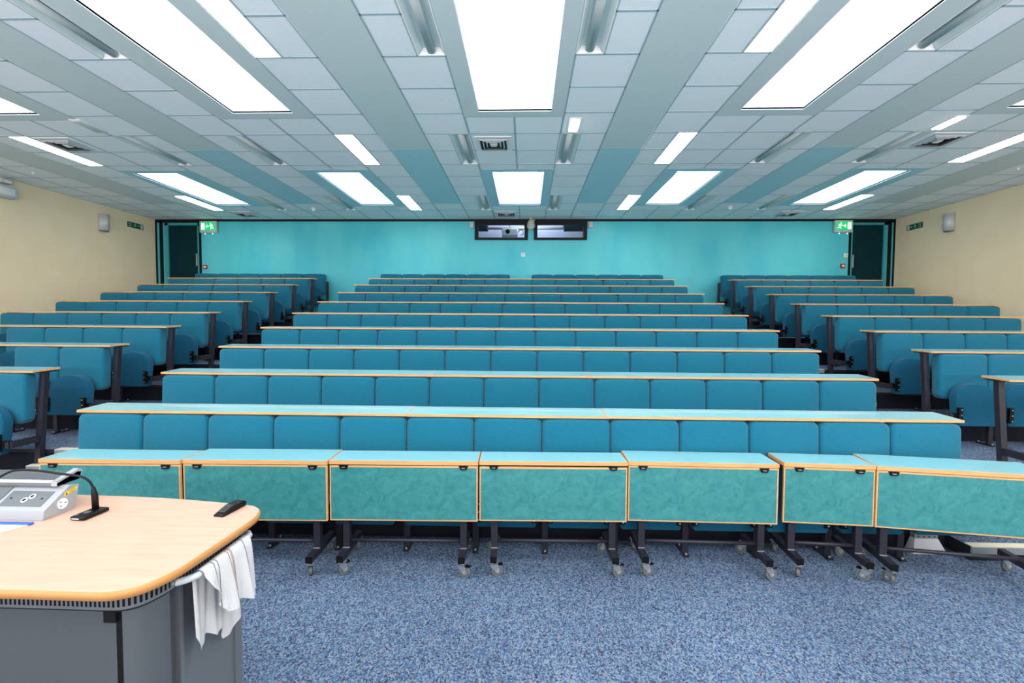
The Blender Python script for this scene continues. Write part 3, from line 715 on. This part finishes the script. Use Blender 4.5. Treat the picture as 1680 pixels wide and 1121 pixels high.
# ------------------------------------------------------------------ white cloth over the rail
def cloth():
    nu, nv = 44, 14
    g = G(); vs = []; stripe = []
    import math as mm
    def lerp(tab, u):
        for (a, va), (b, vb) in zip(tab[:-1], tab[1:]):
            if u <= b: q = (u-a)/(b-a); return va+(vb-va)*q
        return tab[-1][1]
    out_z = [(0, .90), (.08, .875), (.2, .821), (.34, .775), (.42, .772), (.52, .778), (.62, .770), (.76, .752), (.88, .748), (1, .752)]
    in_z = [(0, .745), (.07, .69), (.14, .68), (.3, .71), (.42, .685), (.54, .695), (.66, .632), (.74, .635), (.86, .665), (1, .685)]
    y_top = lambda u: 1.350 + .235*u
    rows_ = []
    for iu in range(nu+1):
        u = iu/nu; row = []
        yt = y_top(u); zo = lerp(out_z, u); zi = lerp(in_z, u)
        for iv in range(nv+1):        # inner flap, bottom to top
            v = 1-iv/nv; z = .925 - (.925-zi)*v
            x = -1.003 + .010*v*mm.sin(u*15+1) + .004*mm.sin(u*37); yy = yt + .004*v*mm.sin(u*9)
            row.append((x, yy, z))
        for k in range(1, 6):
            a = PI - PI*k/6; row.append((-.981+.0165*mm.cos(a), yt, .941+.0125*mm.sin(a)))
        for iv in range(nv+1):
            v = iv/nv; z = .93 - (.93-zo)*v
            x = -.961 + .018*v**.8 + .014*v*mm.sin(u*17+.6) + .004*v*mm.sin(u*41+2*v); yy = yt + .02*v*(u-.1) + .006*v*mm.sin(u*13)
            row.append((x, yy, z))
        rows_.append(row)
    m = len(rows_[0]); vs = [p for r_ in rows_ for p in r_]
    mg = mat('stripe_grey', rgb(84, 84, 92), .9); mr = mat('stripe_red', rgb(196, 70, 84), .9); mgn = mat('stripe_green', rgb(90, 160, 130), .9)
    sp_ = {8: mg, 11: mg, 21: mr, 23: mgn, 24: mr, 36: mg}
    for iu in range(nu):
        for iv in range(m-1): g.add([vs[iu*m+iv], vs[(iu+1)*m+iv], vs[(iu+1)*m+iv+1], vs[iu*m+iv+1]], [(0, 1, 2, 3)], M_CLOTH, True)
    for su, mm_ in sp_.items():       # woven stripes run along the cloth
        for iv in range(m-1):
            if iv == 0: continue
            a, b = Vector(vs[su*m+iv]), Vector(vs[su*m+iv+1]); a2, b2 = Vector(vs[(su+1)*m+iv]), Vector(vs[(su+1)*m+iv+1])
            o_ = Vector((.0012 if iv > m//2 else -.0012, 0, 0)) if abs(iv-m//2) > 3 else Vector((.0006, 0, .0012))
            g.add([a.lerp(a2, .30)+o_, a.lerp(a2, .70)+o_, b.lerp(b2, .70)+o_, b.lerp(b2, .30)+o_], [(0, 1, 2, 3)], mm_, True)
    o = g.obj('cleaning_cloth')
    return tag(o, 'crumpled white cotton cloth with thin stripes hanging over the lectern rail', 'cloth')
cloth()

# ------------------------------------------------------------------ things on the lectern
cb = thing('control_box', 'sloping silver control console with keypad at the back of the lectern', 'control console', (-1.69, 1.56, LTOP+.001))
prof = [(0, 0), (.115, 0), (.137, .084), (.102, .092), (.006, .031)]    # (y, z)
g = G(); g.prism([(y, z) for y, z in prof], -.85, 0, M_SILV, axis='x'); g.obj('housing', cb)
def slope_T(): # local frame on the sloping face: u along x, v up the slope
    d = Vector((0, .096, .061)).normalized(); n_ = Vector((0, -d.z, d.y)); return Vector((0, .006, .031)), d, n_
o_, d_, n_ = slope_T()
def on_slope(g, u0, u1, v0, v1, h0, h1, m):
    vs = [o_ + Vector((u, 0, 0)) + d_*v + n_*h for h in (h0, h1) for u, v in ((u0, v0), (u1, v0), (u1, v1), (u0, v1))]
    g.add(vs, [(3,2,1,0),(4,5,6,7),(0,1,5,4),(1,2,6,5),(2,3,7,6),(3,0,4,7)], m)
g = G(); on_slope(g, -.185, -.03, .018, .082, .0004, .002, M_PLATE); o = g.obj('socket_plate', cb)
g = G(); c = o_ + Vector((-.10, 0, 0)) + d_*.05
for dx, dv in ((-.008, -.008), (.008, .008)):
    q = c + Vector((dx, 0, 0)) + d_*dv; g.cyl(q + n_*.002, q + n_*.005, .0105, M_PAPER, 14); g.cyl(q + n_*.005, q + n_*.0055, .006, M_BLACK, 10)
for u in (-.165, -.05):
    q = o_ + Vector((u, 0, 0)) + d_*.05; g.cyl(q + n_*.002, q + n_*.004, .003, M_BLACK, 8)
g.obj('socket', o)
g = G(); on_slope(g, -.42, -.2, .012, .098, .0004, .003, M_PLATE); on_slope(g, -.375, -.345, .04, .07, .003, .0035, M_PAPER); o = g.obj('keypad_plate', cb)
for a in range(4):
    for b_ in range(4):
        g = G(); on_slope(g, -.325+a*.022, -.311+a*.022, .025+b_*.014, .034+b_*.014, .003, .008, M_BLACK); g.obj('button', o)
g = G(); on_slope(g, -.30, -.292, .083, .089, .003, .006, M_LED); g.obj('indicator', o)
g = G(); T = Matrix.Translation((.0005, 0, 0)); g.cyl((0, .070, .034), (.003, .070, .034), .019, M_PAPER, 24)
for y, z in ((.062, .027), (.062, .042), (.08, .035)): g.box(.003, .0035, y-.003, y+.003, z-.0015, z+.0015, M_BLACK)
g.obj('power_socket', cb)
g = G(); g.add([(.0008, .078, .0565), (.0008, .126, .068), (.0008, .128, .080), (.0008, .079, .0685)], [(0, 1, 2, 3)], M_YEL)
g.add([(.0012, .082, .0595), (.0012, .091, .0615), (.0012, .0865, .069)], [(0, 1, 2)], M_BLACK)
for k in range(3): g.add([(.0012, .097, .0635+k*.0035), (.0012, .122, .0695+k*.0035), (.0012, .122, .0705+k*.0035), (.0012, .097, .0645+k*.0035)], [(0, 1, 2, 3)], M_BLACK)
g.obj('warning_label', cb)
tp = thing('touch_panel', 'small dark screen unit with white strip lying on the control console', 'touch panel', (-1.85, 1.643, LTOP+.094))
g = G(); g.prism([(0, 0), (.085, 0), (.095, .026), (.08, .03), (.0, .010)], -.45, .13, M_MGREY, axis='x'); g.obj('body', tp)
g = G(); g.prism([(.02, .0152), (.078, .0297), (.078, .0307), (.02, .0162)], -.43, .10, M_DGREY, axis='x'); g.obj('screen', tp)
g = G(); g.prism([(.002, .0107), (.018, .0147), (.018, .0157), (.002, .0117)], -.43, .10, M_PAPER, axis='x'); g.obj('button_strip', tp)
g = G(); g.prism([(-.002, 0), (.085, 0), (.1, .03), (.085, .04), (.0, .016)], .108, .13, M_SILV, axis='x'); g.obj('end_cap', tp)

mic = thing('gooseneck_microphone', 'black gooseneck microphone curving over the console from its flat base', 'microphone', (-1.568, 1.612, LTOP+.001), R_d(-4))
g = G()
b0 = [(-.042, -.055), (.03, -.055), (.03, .075), (-.042, .075)]
g.rbox(-.028, .028, -.048, .048, 0, .014, .005, M_BLACK); g.obj('base', mic)
g = G(); g.cyl((-.003, -.008, .0135), (-.003, -.008, .0155), .011, M_DGREY, 20); g.box(-.02, -.008, -.04, -.032, .0137, .0155, M_DGREY); g.box(-.02, .008, -.0487, -.0478, .005, .008, M_PAPER); g.obj('switch', mic)
g = G(); s0 = Vector((-.002, .022, .012))
g.tube([s0, s0+Vector((-.002, 0, .05)), s0+Vector((-.005, 0, .062)), s0+Vector((-.008, 0, .085))], .01, M_BLACK, 12, radii=[.0105, .0105, .0095, .0055]); g.obj('stem', mic)
g = G(); inv = Matrix.Rotation(R_d(4), 3, 'Z')
W = [(-.003, 0, .083), (-.014, 0, .104), (-.04, 0, .121), (-.07, 0, .127), (-.13, 0, .133), (-.20, 0, .142), (-.262, -.01, .148), (-.295, -.02, .142), (-.322, -.03, .125), (-.335, -.035, .112)]
pts = [s0+Vector((-.005, 0, -.002)) + inv @ Vector(p) for p in W]
sm = []
for i in range(len(pts)-1):
    p0, p1, p2, p3 = pts[max(i-1, 0)], pts[i], pts[i+1], pts[min(i+2, len(pts)-1)]
    for k in range(5):
        t_ = k/5; sm.append(.5*((2*p1)+(p2-p0)*t_+(2*p0-5*p1+4*p2-p3)*t_*t_+(3*p1-p0-3*p2+p3)*t_**3))
sm.append(pts[-1]); g.tube(sm, .0042, M_BLACK, 10); g.obj('gooseneck', mic)
g = G(); e = sm[-1]; d = (sm[-1]-sm[-3]).normalized(); g.tube([e, e+d*.006, e+d*.022, e+d*.028], .01, M_BLACK, 12, radii=[.005, .009, .009, .005]); g.obj('capsule', mic)

rm = thing('handset', 'black wedge-shaped handset lying at the back right corner of the lectern', 'handset', (-1.093, 1.672, LTOP+.001), R_d(-8))
g = G(); g.prism([(-.055, 0), (.058, 0), (.062, .014), (.05, .022), (.0, .021), (-.053, .006)], -.019, .019, M_BLACK, axis='x'); g.obj('body', rm)
g = G()
for k in range(7):
    y0 = -.04+k*.006; z0 = .0083+(y0+.053)*.283
    g.box(-.014, .014, y0, y0+.003, z0, z0+.0016, M_DGREY)
g.obj('grip', rm)
sv = thing('document_sleeve', 'clear document sleeve with paper and a blue binding strip on the lectern', 'document', (-1.84, 1.44, LTOP+.001), 0)
g = G(); g.prism([(-.22, -.17), (.0, -.17), (.143, .088), (-.22, .088)], 0, .0015, M_PAPER, axis='z'); g.obj('paper', sv)
g = G(); g.rbox(-.22, .146, .08, .097, .0005, .0065, .002, M_BLUE); g.obj('binding_strip', sv)

# ------------------------------------------------------------------ wall fittings
for sgn, X, y, lab in ((1, XL, 9.93, 'silver half-round speaker on the left cream wall'), (-1, XR, 9.94, 'silver half-round speaker on the right cream wall')):
    t = thing('wall_speaker', lab, 'speaker', (X, y, 3.82))
    g = G(); pr = [(0, -.10)] + [(sgn*.14*math.sin(a), -.10*math.cos(a)) for a in [PI*k/14 for k in range(1, 14)]] + [(0, .10)]
    g.prism([(a, b) for a, b in pr], -.18, .17, M_GREYM, axis='z', smooth=True); g.obj('grille', t)
    g = G(); g.prism([(a*.9, b*.9) for a, b in pr], -.195, -.181, M_MGREY, axis='z'); g.obj('base_cap', t)
# running figure pictogram as flat polygons, in unit square
MAN = [[(.52, .86), (.60, .92), (.68, .86), (.66, .78), (.57, .77)], [(.40, .72), (.60, .74), (.62, .62), (.50, .45), (.40, .48), (.46, .60)],
       [(.60, .72), (.72, .58), (.80, .62), (.78, .55), (.70, .50), (.58, .62)], [(.40, .72), (.28, .62), (.24, .5), (.30, .49), (.34, .58), (.44, .64)],
       [(.50, .46), (.62, .36), (.60, .14), (.52, .14), (.53, .32), (.42, .42)], [(.42, .48), (.34, .32), (.16, .30), (.16, .23), (.38, .24), (.50, .42)]]
ARROW = [[(0, .45), (.45, .45), (.45, .55), (0, .55)], [(.4, .25), (.4, .75), (.8, .5)]]
def flat(g, polys, fn, m):
    for p in polys: g.add([fn(a, b) for a, b in p], [tuple(range(len(p)))], m)
for x0, x1, z0, z1, flip, lab in ((-8.02, -7.60, 3.86, 4.145, 1, 'lit green running-man exit sign beside the left back door'), (7.265, 7.685, 3.875, 4.16, -1, 'lit green running-man exit sign beside the right back door')):
    t = thing('exit_sign', lab, 'exit sign', ((x0+x1)/2, YB-.021, z0)); w = x1-x0; h = z1-z0
    g = G(); g.rbox(-w/2, w/2, -.07, 0, 0, h, .01, M_GREY); g.obj('housing', t)
    g = G(); g.box(-w/2+.035, w/2-.03, -.074, -.069, .055, h-.035, M_GREEN); fc = g.obj('legend', t)
    g = G(); a0, a1, c0, c1 = -w/2+.035, w/2-.03, .055, h-.035
    def fn(s0, s1):
        def q(a, b):
            xx = a0 + (s0+(s1-s0)*a)*(a1-a0); xx = xx if flip > 0 else (a0+a1-xx)
            return (xx, -.0752, c0+b*(c1-c0))
        return q
    flat(g, [[(0, .1), (1, .1), (1, .9), (0, .9)]], fn(.05, .27), M_GREENW)
    flat(g, [[(1-a, b) for a, b in p] for p in ARROW], fn(.30, .56), M_GREENW)
    flat(g, [[(1-a, b) for a, b in p] for p in MAN], fn(.50, 1.0), M_GREENW); g.obj('pictogram', fc)
    for xx in (-.09, .10):
        g = G(); g.tube([(xx, -.04, .0), (xx, -.04, -.02)], .014, M_WHITE, 12); g.ball((xx, -.04, -.022), .014, mat('spot_lens', rgb(190, 240, 255), .3, emit=rgb(180, 235, 255), es=4)); g.obj('spot_lamp', t)
# photoluminescent fire exit signs on the side walls
def text(s_, size, m, parent, M):
    c = bpy.data.curves.new('lettering', 'FONT'); c.body = s_; c.size = size; c.align_x = 'CENTER'; c.align_y = 'CENTER'; c.space_line = .85; c.extrude = .0005
    c.materials.append(m); tmp = bpy.data.objects.new('lettering_curve', c); COL.objects.link(tmp); bpy.context.view_layer.update()
    me = bpy.data.meshes.new_from_object(tmp.evaluated_get(bpy.context.evaluated_depsgraph_get())); bpy.data.objects.remove(tmp)
    o = bpy.data.objects.new('lettering', me); COL.objects.link(o); o.parent = parent; o.matrix_local = M; return o
for X, sgn, y0, y1, z0, z1, lab in ((XL+.004, 1, 10.57, 11.02, 3.86, 3.985, 'flat green fire exit sign on the left cream wall'), (XR-.004, -1, 10.62, 11.055, 3.853, 3.975, 'flat green fire exit sign on the right cream wall')):
    t = thing('fire_exit_sign', lab, 'exit sign', (X, (y0+y1)/2, (z0+z1)/2)); L = y1-y0; h = z1-z0
    g = G(); g.box(-.003, .003, -L/2, L/2, -h/2, h/2, M_SIGNG); p = g.obj('panel', t)
    g = G(); xx = sgn*.0038
    def fy(s0, s1, v0=0, v1=1):
        return lambda a, b: (xx, -L/2 + (s0+(s1-s0)*a)*L, -h/2+(v0+(v1-v0)*b)*h)
    flat(g, [[(0, 0), (1, 0), (1, 1), (0, 1)]], fy(.80, .96, .08, .92), M_SIGNW)
    flat(g, ARROW, fy(.58, .80, .2, .8), M_SIGNW); flat(g, MAN, fy(.32, .60, .05, .98), M_SIGNW); g.obj('pictogram', p)
    # text block nearest the camera end
    if sgn > 0: M = Matrix.Translation((.0045, -L/2+.155*L, 0)) @ Matrix(((0, 0, 1, 0), (1, 0, 0, 0), (0, 1, 0, 0), (0, 0, 0, 1)))
    else: M = Matrix.Translation((-.0045, -L/2+.155*L, 0)) @ Matrix(((0, 0, -1, 0), (-1, 0, 0, 0), (0, 1, 0, 0), (0, 0, 0, 1)))
    text('Fire\nexit', .058, M_SIGNW, t, M)
for x, z, lab in ((-7.945, 3.03, 'red fire alarm call point right of the left back door'), (7.525, 3.095, 'red fire alarm call point left of the right back door')):
    t = thing('fire_alarm_switch', lab, 'call point', (x, YB, z)); g = G(); g.rbox(-.05, .05, -.035, 0, -.05, .05, .006, M_RED); g.obj('housing', t)
    g = G(); g.box(-.028, .028, -.038, -.0345, -.02, .022, M_PAPER); g.obj('glass_plate', t)
for x, z, lab in ((7.6, 3.345, 'white square switch plate above the right fire call point'), (-.08, 3.35, 'white square wall plate below the booth windows')):
    t = thing('wall_plate', lab, 'wall plate', (x, YB, z)); g = G(); g.rbox(-.048, .048, -.012, 0, -.046, .046, .004, M_WHITE); g.obj('plate', t)
    g = G(); g.box(-.02, .02, -.0145, -.0115, -.02, .02, M_GREY); g.obj('rocker', t)
for x, lab in ((-1.335, 'small white sensor box at the left end of the booth windows'), (1.54, 'small white sensor box at the right end of the booth windows')):
    t = thing('wall_sensor', lab, 'sensor', (x, YB-.021, 4.06)); g = G(); g.rbox(-.05, .05, -.05, 0, -.075, .07, .012, M_GREY); g.obj('housing', t)
    g = G(); g.rbox(-.018, .018, -.056, -.048, -.045, .045, .003, M_PERF); g.obj('window', t)
dc = thing('dome_camera', 'pale grey dome camera between the two booth windows', 'camera', (.105, 11.22, ZC))
g = G(); g.cyl((0, 0, -.05), (0, 0, -.006), .03, M_GREY, 16); g.cyl((0, 0, -.012), (0, 0, -.005), .055, M_GREY, 20); g.obj('mount', dc)
g = G(); g.tube([(0, 0, -.05), (0, 0, -.07), (0, 0, -.12), (0, 0, -.2), (0, 0, -.225)], .1, mat('camera_cream', rgb(186, 196, 188), .4), 24, radii=[.035, .06, .085, .1, .098]); g.obj('body', dc)
g = G(); g.ball((0, 0, -.225), .085, M_PERF, (1, 1, .8), 20); g.obj('dome', dc)
g = G(); g.rbox(.05, .085, -.05, -.02, -.085, -.05, .004, M_YEL); g.obj('tag', dc)
# boxes on the left wall at the frame edge
t = thing('wall_projector', 'white box mounted high on the left wall at the picture edge', 'wall box', (XL, 8.02, 3.93)); g = G(); g.rbox(0, .16, -.3, .1, -.1, .1, .012, M_GREY); g.obj('housing', t); 
g = G(); g.rbox(.161, .166, -.25, .05, -.06, .06, .002, M_WHITE); g.obj('cover', t)
t = thing('junction_box', 'small white junction box above the wall box on the left wall', 'junction box', (XL, 8.02, 4.12)); g = G(); g.rbox(0, .1, -.1, .09, -.035, .035, .008, M_GREY); g.obj('housing', t)  # junction box fixed to the wall
g = G(); g.box(.1, .104, -.06, .05, -.02, .02, M_WHITE); g.obj('lid', t)

# ------------------------------------------------------------------ light
w = bpy.data.worlds.new('world'); SC.world = w; w.use_nodes = True
w.node_tree.nodes['Background'].inputs['Color'].default_value = (1, .98, .96, 1); w.node_tree.nodes['Background'].inputs['Strength'].default_value = 1.45
def area(name, loc, rot, sx, sy, e, col):
    l = bpy.data.lights.new(name, 'AREA'); l.shape = 'RECTANGLE'; l.size = sx; l.size_y = sy; l.energy = e; l.color = col
    o = bpy.data.objects.new(name, l); COL.objects.link(o); o.location = loc; o.rotation_euler = rot
for x in (-7, -3.5, 0, 3.5, 7): area('added_ceiling_fill', (x, -1.3, 1.9), (R_d(148), 0, 0), 1.2, .3, 112, (1, .97, .94))  # unseen fill lamps added behind the camera to brighten the ceiling
for x in (-6.3, -3.2, -.15, 2.8, 5.8): area('added_overhead_fill', (x, .1, ZC-.02), (0, 0, 0), .8, 2.1, 75, (.86, .93, 1))  # unseen fill lamps added below the closed ceiling, no skylights here
l = bpy.data.lights.new('booth_lamp', 'POINT'); l.energy = 75; l.shadow_soft_size = .2; l.color = (.9, .93, 1); o = bpy.data.objects.new('booth_lamp', l); COL.objects.link(o); o.location = (.1, 12.0, 4.6)
SC.view_settings.view_transform = 'Standard'; SC.view_settings.look = 'None'; SC.view_settings.exposure = 0.0
